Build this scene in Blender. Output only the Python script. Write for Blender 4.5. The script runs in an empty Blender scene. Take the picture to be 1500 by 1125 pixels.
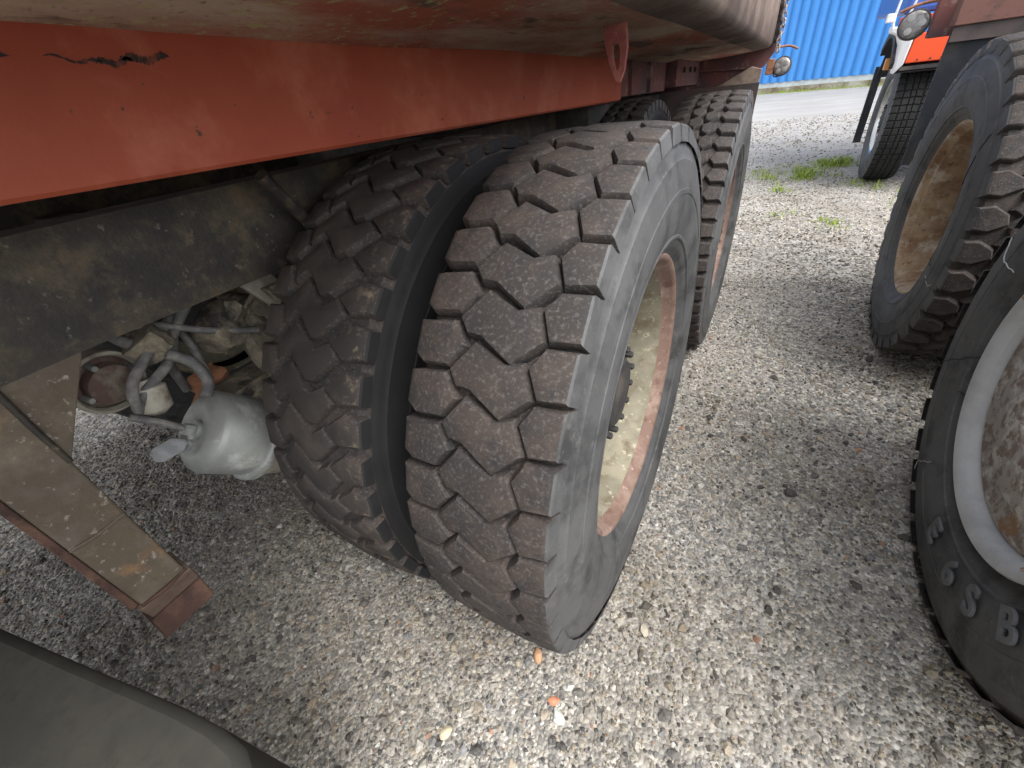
import bpy, bmesh, math, random
import numpy as np
from mathutils import Vector, Matrix, noise as mnoise
random.seed(7); rng = np.random.default_rng(7)
S = bpy.context.scene
COL = S.collection
R_ = math.radians

# ------------------------------------------------------------------ camera
cam = bpy.data.cameras.new('camera'); cam.sensor_width = 36.0; cam.lens = 609.42 / 1500 * 36
cam.clip_start = 0.02; cam.clip_end = 400
co = bpy.data.objects.new('camera', cam); COL.objects.link(co)
Rv = Vector((0.86737, 0.48284, -0.12057)); Uv = Vector((-0.20479, 0.56710, 0.79779)); Fv = Vector((-0.45358, 0.66728, -0.59076))
M = Matrix((Rv, Uv, -Fv)).transposed().to_4x4(); M.translation = (0.121, -0.741, 1.133)
co.matrix_world = M; S.camera = co
# ------------------------------------------------------------------ light
W = bpy.data.worlds.new('World'); S.world = W; W.use_nodes = True
wn = W.node_tree; bg = wn.nodes['Background']
sky = wn.nodes.new('ShaderNodeTexSky'); sky.sky_type = 'NISHITA'; sky.sun_disc = False
SUN_EL, SUN_ROT = R_(58), R_(112)
sky.sun_elevation = SUN_EL; sky.sun_rotation = SUN_ROT; sky.dust_density = 4; sky.air_density = 1.0; sky.ozone_density = 0.6
hs = wn.nodes.new('ShaderNodeHueSaturation'); hs.inputs['Saturation'].default_value = 0.22
wn.links.new(sky.outputs[0], hs.inputs['Color']); wn.links.new(hs.outputs[0], bg.inputs['Color'])
bg.inputs['Strength'].default_value = 0.15
sl = bpy.data.lights.new('sun', 'SUN'); sl.energy = .6; sl.angle = R_(42); sl.color = (1, .97, .92)
so = bpy.data.objects.new('sun', sl); COL.objects.link(so)
d = Vector((math.sin(SUN_ROT) * math.cos(SUN_EL), math.cos(SUN_ROT) * math.cos(SUN_EL), math.sin(SUN_EL)))
so.rotation_euler = d.to_track_quat('Z', 'Y').to_euler()
S.view_settings.view_transform = 'Standard'; S.view_settings.look = 'None'; S.view_settings.gamma = 1
S.view_settings.use_curve_mapping = False
S.view_settings.exposure = 1.5
S.cycles.max_bounces = 8; S.cycles.diffuse_bounces = 6

# ------------------------------------------------------------------ materials
def mat(name, base, rough=.7, layers=(), bump=(), metal=0.0, coord='Object', spec=.4):
    """layers: (colour, scale, lo, hi, detail, stretch) noise masks laid over the base; bump: (scale, strength, distance, detail)"""
    m = bpy.data.materials.new(name); m.use_nodes = True; nt = m.node_tree; n = nt.nodes; L = nt.links
    b = n['Principled BSDF']; b.inputs['Roughness'].default_value = rough; b.inputs['Metallic'].default_value = metal
    b.inputs['Specular IOR Level'].default_value = spec
    tc = n.new('ShaderNodeTexCoord')
    col = None
    def noise(scale, detail, st=(1, 1, 1), seed=0, rgh=.6):
        mp = n.new('ShaderNodeMapping'); mp.inputs['Scale'].default_value = st; mp.inputs['Location'].default_value = (seed * 3.7, seed * 1.3, seed)
        L.new(tc.outputs[coord], mp.inputs['Vector'])
        t = n.new('ShaderNodeTexNoise'); t.inputs['Scale'].default_value = scale; t.inputs['Detail'].default_value = detail
        t.inputs['Roughness'].default_value = rgh
        L.new(mp.outputs[0], t.inputs['Vector']); return t.outputs['Fac']
    rgb = n.new('ShaderNodeRGB'); rgb.outputs[0].default_value = (*base, 1); col = rgb.outputs[0]
    for i, ly in enumerate(layers):
        c, sc, lo, hi = ly[:4]; det = ly[4] if len(ly) > 4 else 6; st = ly[5] if len(ly) > 5 else (1, 1, 1)
        f = noise(sc, det, st, i + 1, .65)
        mr = n.new('ShaderNodeMapRange'); mr.inputs['From Min'].default_value = lo; mr.inputs['From Max'].default_value = hi
        L.new(f, mr.inputs['Value'])
        fac = mr.outputs[0]
        if len(ly) > 6 and ly[6]:
            fac = ly[6](nt, tc, fac)
        mx = n.new('ShaderNodeMix'); mx.data_type = 'RGBA'
        L.new(fac, mx.inputs['Factor']); L.new(col, mx.inputs['A']); mx.inputs['B'].default_value = (*c, 1)
        col = mx.outputs['Result']
    L.new(col, b.inputs['Base Color'])
    prev = None
    for i, bp in enumerate(bump):
        sc, st, dist = bp[:3]; det = bp[3] if len(bp) > 3 else 6; stretch = bp[4] if len(bp) > 4 else (1, 1, 1)
        f = noise(sc, det, stretch, 20 + i)
        bn = n.new('ShaderNodeBump'); bn.inputs['Strength'].default_value = st; bn.inputs['Distance'].default_value = dist
        L.new(f, bn.inputs['Height'])
        if prev: L.new(prev, bn.inputs['Normal'])
        prev = bn.outputs[0]
    if prev: L.new(prev, b.inputs['Normal'])
    m['base_node'] = rgb.name
    return m

def range_mask(axis, lo, hi):
    """multiply a layer by a ramp along one object axis"""
    def f(nt, tc, fac):
        sp = nt.nodes.new('ShaderNodeSeparateXYZ'); nt.links.new(tc.outputs['Object'], sp.inputs[0])
        mr = nt.nodes.new('ShaderNodeMapRange'); mr.inputs['From Min'].default_value = lo; mr.inputs['From Max'].default_value = hi
        nt.links.new(sp.outputs[axis], mr.inputs['Value'])
        mu = nt.nodes.new('ShaderNodeMath'); mu.operation = 'MULTIPLY'
        nt.links.new(mr.outputs[0], mu.inputs[0]); nt.links.new(fac, mu.inputs[1]); return mu.outputs[0]
    return f

MT = {}
MT['tread'] = mat('worn_rubber', (.032, .027, .025), .8,
    [((.060, .046, .039), 9, .40, .62), ((.026, .025, .026), 40, .48, .66, 8), ((.115, .105, .098), 200, .52, .74, 10), ((.090, .080, .073), 60, .58, .76, 10)],
    [(220, .35, .002, 8), (45, .35, .004, 6)])
MT['tread_mud'] = mat('worn_rubber_with_clay', (.033, .029, .027), .82,
    [((.064, .052, .045), 9, .42, .62), ((.030, .029, .030), 30, .52, .7), ((.15, .125, .088), 60, .52, .66, 10, (1, 1, 1), range_mask(0, .072, .104))],
    [(220, .35, .002, 8), (45, .35, .004, 6)])
MT['wall'] = mat('sidewall_rubber', (.070, .071, .072), .66,
    [((.098, .099, .100), 5, .42, .65), ((.038, .038, .039), 14, .48, .66), ((.13, .125, .115), 45, .58, .74, 10), ((.17, .165, .155), 150, .62, .74, 8)],
    [(160, .16, .0015, 6), (18, .2, .004, 5)])
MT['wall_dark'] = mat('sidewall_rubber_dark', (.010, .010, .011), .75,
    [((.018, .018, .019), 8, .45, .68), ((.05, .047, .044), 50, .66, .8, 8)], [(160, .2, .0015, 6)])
MT['rim_olive'] = mat('dusty_olive_rim', (.21, .195, .145), .8,
    [((.29, .265, .195), 9, .45, .65), ((.15, .12, .08), 16, .5, .66), ((.5, .46, .33), 50, .58, .7, 8)], [(90, .3, .003, 8)])
MT['rim_rust'] = mat('rusty_rim_flange', (.19, .12, .095), .75,
    [((.28, .20, .16), 12, .45, .62), ((.13, .07, .05), 30, .52, .68), ((.5, .42, .36), 60, .62, .72)], [(120, .3, .002, 8)])
MT['rim_tan'] = mat('tan_rusty_rim', (.42, .31, .20), .7,
    [((.24, .14, .075), 7, .45, .62, 8), ((.58, .50, .40), 14, .5, .66), ((.12, .08, .05), 40, .56, .68, 9)], [(80, .3, .003, 8)])
MT['rim_grey'] = mat('chipped_grey_rim_paint', (.46, .47, .475), .5,
    [((.36, .365, .37), 10, .45, .65), ((.30, .16, .07), 16, .64, .68, 9), ((.12, .10, .09), 70, .68, .72, 9)], [(100, .12, .0015, 6)])
MT['disc_rust'] = mat('flaking_wheel_disc', (.38, .355, .33), .8,
    [((.23, .18, .15), 34, .47, .56, 9), ((.55, .53, .50), 26, .52, .60, 9), ((.30, .17, .08), 9, .62, .70, 9)], [(60, .9, .006, 9), (200, .5, .002, 6)])
MT['red'] = mat('faded_red_paint', (.34, .076, .034), .6,
    [((.29, .055, .026), 3, .42, .62), ((.40, .12, .07), 7, .5, .68, 6), ((.10, .045, .03), 55, .71, .73, 3), ((.16, .05, .03), 22, .70, .73, 6)],
    [(260, .18, .0012, 5), (8, .12, .01, 3)])
MT['scrape'] = mat('bare_scraped_steel', (.035, .022, .02), .8, [((.16, .05, .03), 60, .5, .6, 8)], [(120, .8, .003, 8)])
MT['floor'] = mat('dirt_crusted_red_steel', (.30, .165, .12), .85,
    [((.42, .33, .25), 6, .42, .58, 10, (1, .45, 1)), ((.30, .085, .05), 5, .48, .60, 9, (1, .4, 1)), ((.09, .065, .045), 9, .58, .64, 10, (1, .35, 1)), ((.36, .33, .16), 55, .56, .66, 9), ((.12, .08, .06), 120, .58, .7, 8)],
    [(200, .4, .002, 8), (14, .3, .006, 6)])
MT['plum'] = mat('grimy_dark_red_steel', (.16, .060, .055), .7,
    [((.09, .055, .06), 7, .42, .62), ((.24, .16, .14), 18, .56, .68)], [(120, .3, .002, 8)])
MT['frame'] = mat('greasy_frame_steel', (.036, .031, .026), .6,
    [((.115, .088, .052), 9, .47, .68, 10), ((.09, .072, .048), 45, .54, .66, 10), ((.025, .023, .022), 14, .48, .6, 9), ((.20, .11, .055), 4, .60, .72, 9), ((.20, .18, .15), 70, .62, .74, 10)],
    [(90, .5, .003, 10), (12, .3, .006, 5)])
MT['stay'] = mat('muddy_brown_post_steel', (.098, .078, .056), .72,
    [((.165, .138, .102), 9, .46, .62, 10), ((.12, .10, .08), 18, .5, .64, 10), ((.26, .15, .075), 6, .60, .70, 9), ((.34, .31, .27), 90, .60, .70, 8)],
    [(110, .5, .003, 10), (12, .2, .005, 5)])
MT['stay_rust'] = mat('red_rust_edge', (.075, .040, .032), .8, [((.125, .070, .048), 20, .45, .6, 8), ((.045, .026, .02), 30, .52, .66, 8)], [(150, .6, .003, 9)])
MT['galv'] = mat('galvanised_can', (.31, .325, .31), .5, [((.24, .25, .24), 7, .45, .62, 6), ((.50, .52, .50), 16, .52, .68), ((.20, .17, .14), 40, .64, .72, 8)], [(60, .08, .002, 5)], metal=.35)
MT['cream'] = mat('dusty_cream_can', (.42, .40, .34), .7, [((.26, .23, .18), 14, .44, .60, 9), ((.16, .12, .09), 24, .58, .7, 8)], [(80, .4, .003, 8)])
MT['grime'] = mat('caked_axle_grime', (.15, .13, .10), .85, [((.30, .26, .19), 16, .46, .60, 10), ((.05, .045, .04), 20, .5, .6, 9)], [(50, .9, .01, 10)])
MT['hose'] = mat('dusty_air_hose', (.11, .11, .11), .6, [((.24, .23, .21), 30, .46, .65, 8)], [(120, .3, .002, 6)])
MT['rusty'] = mat('orange_rusty_fitting', (.34, .16, .085), .8, [((.18, .08, .05), 30, .45, .6, 8)], [(120, .6, .003, 8)])
MT['plastic'] = mat('dusty_black_plastic', (.048, .047, .041), .85, [((.060, .058, .049), 5, .45, .6, 8), ((.042, .041, .037), 30, .5, .7, 8)], [(300, .25, .0008, 4)], spec=.15)
MT['flap'] = mat('black_rubber_flap', (.035, .037, .042), .6, [((.07, .07, .075), 7, .45, .65, 8)], [(60, .2, .003, 6)])
MT['blue'] = mat('blue_wall_paint', (.050, .24, .62), .45, [((.065, .275, .67), .6, .4, .65)], [(2, .05, .01, 3)])
MT['plinth'] = mat('pale_plinth_concrete', (.60, .66, .68), .8, [((.44, .46, .45), 3, .5, .66, 8)], [(40, .3, .003, 6)])
MT['plinth_dirty'] = mat('weathered_footing', (.26, .24, .17), .9, [((.40, .39, .32), 5, .48, .6, 8), ((.16, .12, .07), 3, .52, .64, 8), ((.20, .24, .08), 6, .6, .68, 8)], [(30, .6, .01, 8)])
MT['bumper'] = mat('bright_orange_red_paint', (.72, .085, .025), .4, [((.30, .05, .03), 38, .64, .68, 4)], [(80, .05, .001, 4)])
MT['white'] = mat('white_cab_paint', (.72, .73, .75), .4, [((.5, .5, .5), 8, .55, .7)], [])
MT['cabblue'] = mat('blue_cab_paint', (.05, .12, .42), .35, [], [])
MT['cabred'] = mat('red_cab_stripe', (.55, .06, .05), .4, [], [])
MT['chrome'] = mat('chrome_trim', (.6, .6, .6), .2, [], [], metal=.9)
MT['lens'] = mat('frosted_lamp_lens', (.20, .19, .185), .18, [((.30, .30, .29), 60, .5, .6)], [(120, .3, .002, 3)], spec=.8)
MT['lensbit'] = mat('lamp_reflector_cell', (.36, .35, .34), .25, [], [], metal=.3)
MT['dark'] = mat('dark_underbody_steel', (.035, .034, .035), .7, [((.09, .08, .07), 10, .5, .66, 8)], [(60, .4, .004, 8)])
MT['chain'] = mat('worn_chain_steel', (.30, .25, .22), .5, [((.55, .5, .46), 40, .5, .6), ((.2, .1, .07), 30, .55, .65)], [], metal=.4)
MT['grass'] = mat('fresh_grass', (.24, .33, .03), .6, [((.28, .38, .045), 6, .42, .62), ((.32, .28, .09), 11, .6, .7)], [])

# ------------------------------------------------------------------ mesh helpers
class MB:
    def __init__(s): s.v = []; s.f = []
    def add(s, vs, fs):
        o = len(s.v); s.v += [tuple(v) for v in vs]; s.f += [tuple(i + o for i in f) for f in fs]; return s
    def box(s, c, h, mtx=None):
        vs = [Vector((c[0] + sx * h[0], c[1] + sy * h[1], c[2] + sz * h[2])) for sx in (-1, 1) for sy in (-1, 1) for sz in (-1, 1)]
        if mtx is not None:
            C = Vector(c); vs = [C + mtx @ (v - C) for v in vs]
        return s.add(vs, [(0, 1, 3, 2), (4, 6, 7, 5), (0, 4, 5, 1), (2, 3, 7, 6), (0, 2, 6, 4), (1, 5, 7, 3)])
    def hexa(s, b, t):
        """bottom quad b and top quad t, both counter-clockwise from above"""
        return s.add(list(b) + list(t), [(3, 2, 1, 0), (4, 5, 6, 7), (0, 1, 5, 4), (1, 2, 6, 5), (2, 3, 7, 6), (3, 0, 4, 7)])
    def lathe(s, prof, origin, axis, seg=48, close=False, cap0=True, cap1=True):
        a = Vector(axis).normalized(); u = a.orthogonal().normalized(); w = a.cross(u); O = Vector(origin); vs = []; n = len(prof)
        for k in range(seg):
            t = 2 * math.pi * k / seg; dd = u * math.cos(t) + w * math.sin(t)
            for (h, r) in prof: vs.append(O + a * h + dd * r)
        fs = []
        for k in range(seg):
            k2 = (k + 1) % seg
            for i in range(n - 1 + (1 if close else 0)):
                j = (i + 1) % n
                fs.append((k * n + i, k2 * n + i, k2 * n + j, k * n + j))
        if not close:
            if cap0: fs.append(tuple(k * n for k in range(seg))[::-1])
            if cap1: fs.append(tuple(k * n + n - 1 for k in range(seg)))
        return s.add(vs, fs)
    def tube(s, pts, r, seg=10, smooth=6):
        P = [Vector(p) for p in pts]
        if len(P) > 2 and smooth:                                    # Catmull-Rom
            Q = [P[0]] + P + [P[-1]]; out = []
            for i in range(1, len(Q) - 2):
                for k in range(smooth):
                    t = k / smooth; a, b, c, e = Q[i - 1], Q[i], Q[i + 1], Q[i + 2]
                    out.append(.5 * ((2 * b) + (c - a) * t + (2 * a - 5 * b + 4 * c - e) * t * t + (3 * b - a - 3 * c + e) * t ** 3))
            out.append(P[-1]); P = out
        vs = []; T0 = (P[1] - P[0]).normalized(); u = T0.orthogonal().normalized()
        for i, p in enumerate(P):
            T = (P[min(i + 1, len(P) - 1)] - P[max(i - 1, 0)]).normalized()
            u = (u - T * u.dot(T)).normalized(); w = T.cross(u)
            rr = r if not callable(r) else r(i / (len(P) - 1))
            for k in range(seg):
                a = 2 * math.pi * k / seg; vs.append(p + (u * math.cos(a) + w * math.sin(a)) * rr)
        fs = [(i * seg + k, i * seg + (k + 1) % seg, (i + 1) * seg + (k + 1) % seg, (i + 1) * seg + k) for i in range(len(P) - 1) for k in range(seg)]
        fs += [tuple(range(seg))[::-1], tuple((len(P) - 1) * seg + k for k in range(seg))]
        return s.add(vs, fs)
    def prism(s, poly, lift):
        """poly: 3D points of a face, lift: vector of thickness"""
        n = len(poly); L = Vector(lift); vs = [Vector(p) for p in poly] + [Vector(p) + L for p in poly]
        return s.add(vs, [tuple(range(n))[::-1], tuple(range(n, 2 * n))] + [(i, (i + 1) % n, n + (i + 1) % n, n + i) for i in range(n)])

def finish(me, smooth=35, fixn=True):
    if fixn:
        bm = bmesh.new(); bm.from_mesh(me); bmesh.ops.recalc_face_normals(bm, faces=bm.faces); bm.to_mesh(me); bm.free()
    if smooth:
        me.polygons.foreach_set('use_smooth', [True] * len(me.polygons)); me.set_sharp_from_angle(angle=R_(smooth))

def obj(name, mb, m, parent=None, smooth=35, bevel=0, **props):
    me = bpy.data.meshes.new(name); me.from_pydata(mb.v, [], mb.f); me.materials.append(m)
    finish(me, smooth)
    o = bpy.data.objects.new(name, me); COL.objects.link(o); o.parent = parent
    if bevel:
        b = o.modifiers.new('bevel', 'BEVEL'); b.width = bevel; b.segments = 2; b.limit_method = 'ANGLE'; b.harden_normals = False
    for k, v in props.items(): o[k] = v
    return o

def thing(name, label, cat, loc=(0, 0, 0), rz=0, group=None, parent=None):
    o = bpy.data.objects.new(name, None); o.empty_display_size = .1; COL.objects.link(o); o.location = loc; o.rotation_euler = (0, 0, rz); o.parent = parent
    if label: o['label'] = label
    if cat: o['category'] = cat
    if group: o['group'] = group
    return o

# ------------------------------------------------------------------ tyres
def poly_offset(P, dlt):
    n = len(P); A = sum(P[i][0] * P[(i + 1) % n][1] - P[(i + 1) % n][0] * P[i][1] for i in range(n)); sg = 1 if A > 0 else -1
    out = []
    for i in range(n):
        a, b, c = P[i - 1], P[i], P[(i + 1) % n]
        e1 = Vector((b[0] - a[0], b[1] - a[1])).normalized(); e2 = Vector((c[0] - b[0], c[1] - b[1])).normalized()
        n1 = Vector((e1.y, -e1.x)) * sg; n2 = Vector((e2.y, -e2.x)) * sg
        m = (n1 + n2); m = m / max(.6, m.length_squared / 2) if m.length > .3 else n1
        out.append((b[0] + m.x * dlt, b[1] + m.y * dlt))
    return out

def tyre_mesh(name, rows, pitches, R=.53, half=.117, depth=.015, mats=('tread', 'wall'), seed=1, edge=.0035, letters=False, shoulder_drop=.045, jit=.0012, seg=192, wear=.0, shrink=.0):
    """local frame: axis X, outer face +X. rows: polygons of (x, phi in pitches)"""
    rnd = random.Random(seed); V = []; F = []; MI = []
    def crown(x): return R - .35 * x * x
    wr = lambda x, r, ph: (x, -math.sin(ph) * r, math.cos(ph) * r)
    # carcass with sidewalls, ribs and bead
    prof = [(-half + .012, crown(half) - depth)]
    n = 8
    prof = [(half * (-1 + 2 * i / n) * .9, crown(half * (-1 + 2 * i / n)) - depth) for i in range(n + 1)]
    side = [(.116, R - .034), (.1205, R - .050), (.1225, R - .058), (.1245, R - .060), (.1255, R - .068), (.1285, R - .088), (.1305, R - .104), (.1318, R - .1055), (.1322, R - .113), (.1310, R - .1145),
            (.1315, R - .130), (.1300, R - .150), (.1265, R - .170), (.1225, R - .184), (.1238, R - .187), (.1230, R - .191), (.1190, R - .194), (.1150, R - .205), (.1110, R - .209), (.1060, R - .214), (.101, R - .222), (.096, R - .232)]
    k = half / .117
    prof = [(-x * k, r) for x, r in side][::-1] + prof + [(x * k, r) for x, r in side]
    n = len(prof)
    for s_ in range(seg):
        t = 2 * math.pi * s_ / seg
        for (x, r) in prof:
            dr = .0012 * mnoise.noise((x * 9, math.cos(t) * 5, math.sin(t) * 5 + seed))
            V.append(wr(x, r + dr, t))
    for s_ in range(seg):
        s2 = (s_ + 1) % seg
        for i in range(n - 1):
            F.append((s_ * n + i, s_ * n + i + 1, s2 * n + i + 1, s2 * n + i)); MI.append(1 if (prof[i][1] < R - .03 and prof[i+1][1] < R - .03) else 0)
    dphi = 2 * math.pi / pitches
    for p in range(pitches):
        for poly in rows:
            P = [(x + rnd.uniform(-jit, jit), (v + p) * dphi * R + rnd.uniform(-jit, jit)) for x, v in poly]
            P = [(min(half + .001, max(-half - .001, x)), s_) for x, s_ in P]
            if shrink: P = poly_offset(P, -shrink)
            w_ = rnd.uniform(0, wear)
            rings = []
            for off, dr in ((.0045, -depth - .002), (.0016, -.0060), (-.0012, -.0014), (-edge, 0.0)):
                Q = poly_offset(P, off); ring = []
                for (x, s_), (x0, _) in zip(Q, P):
                    side_ = abs(x0) > half - .007; r = crown(x) + dr - w_
                    if side_ and off == .0045: r = R - shoulder_drop; x = math.copysign(.1215 * k, x0)
                    elif side_ and dr > -.003: r -= .002
                    ring.append(wr(x, r, s_ / R))
                rings.append(ring)
            o = len(V); m_ = len(P)
            for ring in rings: V += ring
            for j in range(3):
                for i in range(m_):
                    i2 = (i + 1) % m_; F.append((o + j * m_ + i, o + j * m_ + i2, o + (j + 1) * m_ + i2, o + (j + 1) * m_ + i)); MI.append(1 if (j < 2 and abs(P[i][0]) > half - .007 and abs(P[i2][0]) > half - .007) else 0)
            F.append(tuple(o + 3 * m_ + i for i in range(m_))); MI.append(2 if len(mats) > 2 else 0)
    me = bpy.data.meshes.new(name); me.from_pydata(V, [], F)
    [me.materials.append(MT[q]) for q in mats]; me.polygons.foreach_set('material_index', MI)
    finish(me, 32)
    return me

P0 = 7.5
def deg(poly, x0, p0, pit=P0): return [(x - x0, (v - p0) / pit) for x, v in poly]
def side_clip(poly, half=.117): return [(max(-half, min(half, x)), v) for x, v in poly]
# outer tyre of the near dual: two rows of shoulder lugs, one row of big Z blocks
cx = -.142
rowsA = [side_clip(deg([(-.193, 37.3), (-.162, 33.1), (-.118, 35.3), (-.090, 34.4), (-.072, 38.9), (-.109, 42.6), (-.156, 39.5), (-.178, 39.4)], cx, 36)),
         side_clip(deg([(-.084, 34.9), (-.068, 32.2), (-.010, 32.0), (-.010, 38.3), (-.066, 38.8)], cx, 36), .113),
         side_clip(deg([(-.262, 38.6), (-.240, 38.3), (-.199, 37.9), (-.176, 41.2), (-.197, 44.2), (-.238, 44.6), (-.262, 43.5)], cx, 36), .113)]
ME_A = tyre_mesh('tyre', rowsA, 48, seed=3, wear=.0015, depth=.020, edge=.0070, half=.113, shoulder_drop=.034, shrink=.0008)
# inner tyre: narrower diagonal blocks
cI = -.468
rowsI = [side_clip(deg(p, cI, 50), .12) for p in (
    [(-.500, 50.3), (-.482, 51.6), (-.464, 53.7), (-.448, 54.3), (-.424, 52.9), (-.400, 55.0), (-.441, 59.5), (-.463, 59.8), (-.497, 56.4), (-.510, 55.7), (-.531, 57.9), (-.541, 54.9)],
    [(-.417, 52.6), (-.378, 49.2), (-.348, 49.6), (-.348, 54.2), (-.388, 54.9)],
    [(-.590, 55.7), (-.554, 55.5), (-.538, 58.6), (-.552, 60.8), (-.590, 61.0)])]
ME_I = tyre_mesh('tyre', rowsI, 48, half=.12, seed=5, mats=('tread', 'wall_dark', 'tread_mud'), wear=.001, depth=.013, edge=.004, shrink=-.0014, shoulder_drop=.028)  # inner sidewall uses the darker rubber to paint shade between the dual tyres
# second axle outer tyre and hidden ones: hexagonal blocks
rowsB = [[(.117, .08), (.117, .74), (.074, .80), (.054, .46), (.070, .04)],
         [(.046, .10), (.026, -.10), (.002, .12), (.004, .62), (.024, .82), (.048, .56)],
         [(-.004, .62), (-.026, .40), (-.048, .64), (-.046, 1.10), (-.024, 1.32), (-.002, 1.08)],
         [(-.117, .50), (-.117, 1.18), (-.072, 1.20), (-.054, .94), (-.072, .56)]]
ME_B = tyre_mesh('tyre', rowsB, 54, seed=9)
# neighbouring truck: coarse off-road pattern
rowsD = [[(.117, .08), (.117, .72), (.086, .76), (.052, .52), (.046, .24), (.084, .02)],
         [(.050, .66), (.034, .92), (.038, 1.16), (.014, 1.40), (-.006, 1.22), (-.008, .98), (.010, .72), (.030, .50)],
         [(-.012, .86), (-.034, 1.06), (-.050, .92), (-.052, .60), (-.030, .40), (-.012, .58)],
         [(-.117, .58), (-.117, 1.22), (-.082, 1.30), (-.052, 1.08), (-.056, .78), (-.084, .52)]]
ME_D = tyre_mesh('tyre', rowsD, 36, seed=11, depth=.018)
ME_C = tyre_mesh('tyre', rowsD, 36, seed=12, half=.111, depth=.012, shoulder_drop=.020, wear=.003)
rowsS = [[(.117, .06), (.117, .86), (.074, .86), (.068, .06)], [(.060, .0), (.060, .86), (.022, .92), (.018, .08)], [(.012, .06), (.014, .92), (-.014, .92), (-.016, .06)],
         [(-.022, .08), (-.020, .92), (-.060, .86), (-.062, 0.)], [(-.068, .06), (-.074, .86), (-.117, .86), (-.117, .06)]]
ME_S = tyre_mesh('tyre', rowsS, 60, seed=13, depth=.010, jit=.0006, mats=('wall_dark', 'wall'))

def rim_prof(lip=.312, disc=-.045, hub=.13, xl=.099, flat=False):
    if flat: return [(xl - .014, lip - .004), (xl - .003, lip), (xl + .001, lip - .004), (xl, lip - .011), (xl - .003, lip - .018), (xl - .008, lip - .026), (xl - .018, lip - .032), (xl - .030, lip - .034), (disc + .006, lip - .036)]
    # outer flange, gutter, barrel: (h along +X, r)
    return [(xl - .012, lip - .004), (xl - .003, lip), (xl + .001, lip - .004), (xl, lip - .011), (xl - .007, lip - .016), (xl - .020, lip - .021), (xl - .028, lip - .030), (xl - .050, lip - .036), (xl - .075, lip - .046),
            (disc + .03, lip - .048), (disc + .006, lip - .052)]

def wheel(truck, loc, me, rz=0, deep=True, disc=-.045, rimm='rim_olive', flange='rim_rust', discm='rim_olive', lip=.312, hub_out=.085, nuts=10, scale=1, detail=True, xl=.099, flat=False):
    w = thing('wheel', None, None, loc, rz, parent=truck); w.scale = (scale,) * 3
    t = bpy.data.objects.new('tyre', me); COL.objects.link(t); t.parent = w
    t.rotation_euler = (random.uniform(0, 6.28) if not hasattr(me, 'fix') else 0, 0, 0)
    pf = rim_prof(lip, disc, xl=xl, flat=flat)
    a = MB().lathe(pf[:7], (0, 0, 0), (1, 0, 0), 72, cap0=False, cap1=False)
    obj('rim_flange', a, MT[flange], w, 50)
    b = MB().lathe(pf[6:], (0, 0, 0), (1, 0, 0), 72, cap0=False, cap1=False)
    b.lathe([(disc - .06, lip - .04), (-.09, lip - .02), (-.099, lip)], (0, 0, 0), (1, 0, 0), 48, cap0=False, cap1=False)
    obj('rim_barrel', b, MT[rimm], w, 50)
    g_ = .036 if flat else .052
    dp = [(disc + .006, lip - g_), (disc + .012, lip - g_ - .014), (disc + .010, .21), (disc + .022, .19), (disc + .024, .10), (disc + .014, .10), (disc + .004, .20), (disc, lip - g_ + .004)]
    dm = MB().lathe(dp, (0, 0, 0), (1, 0, 0), 72, close=True)
    obj('disc', dm, MT[discm], w, 40)
    if detail:
        hp = [(disc + .02, .100), (hub_out - .03, .096), (hub_out - .024, .112), (hub_out - .008, .112), (hub_out - .006, .092), (hub_out + .012, .075), (hub_out + .014, .0005)]
        obj('hub', MB().lathe(hp, (0, 0, 0), (1, 0, 0), 40), MT['dark'], w, 40)
        for i in range(14):
            t_ = 2 * math.pi * (i + .3) / 14
            q = obj('hub_bolt', MB().lathe([(hub_out - .010, .008), (hub_out + .010, .008), (hub_out + .013, .005)], (0, math.sin(t_) * .101, math.cos(t_) * .101), (1, 0, 0), 6), MT['dark'], w, 30)
        for i in range(nuts):
            t_ = 2 * math.pi * (i + .1) / nuts
            obj('lug_nut', MB().lathe([(disc + .018, .020), (disc + .028, .020), (disc + .029, .0155), (disc + .052, .0145), (disc + .055, .009)], (0, math.sin(t_) * .1675, math.cos(t_) * .1675), (1, 0, 0), 6), MT['rim_rust'], w, 30)
    return w, t

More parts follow.
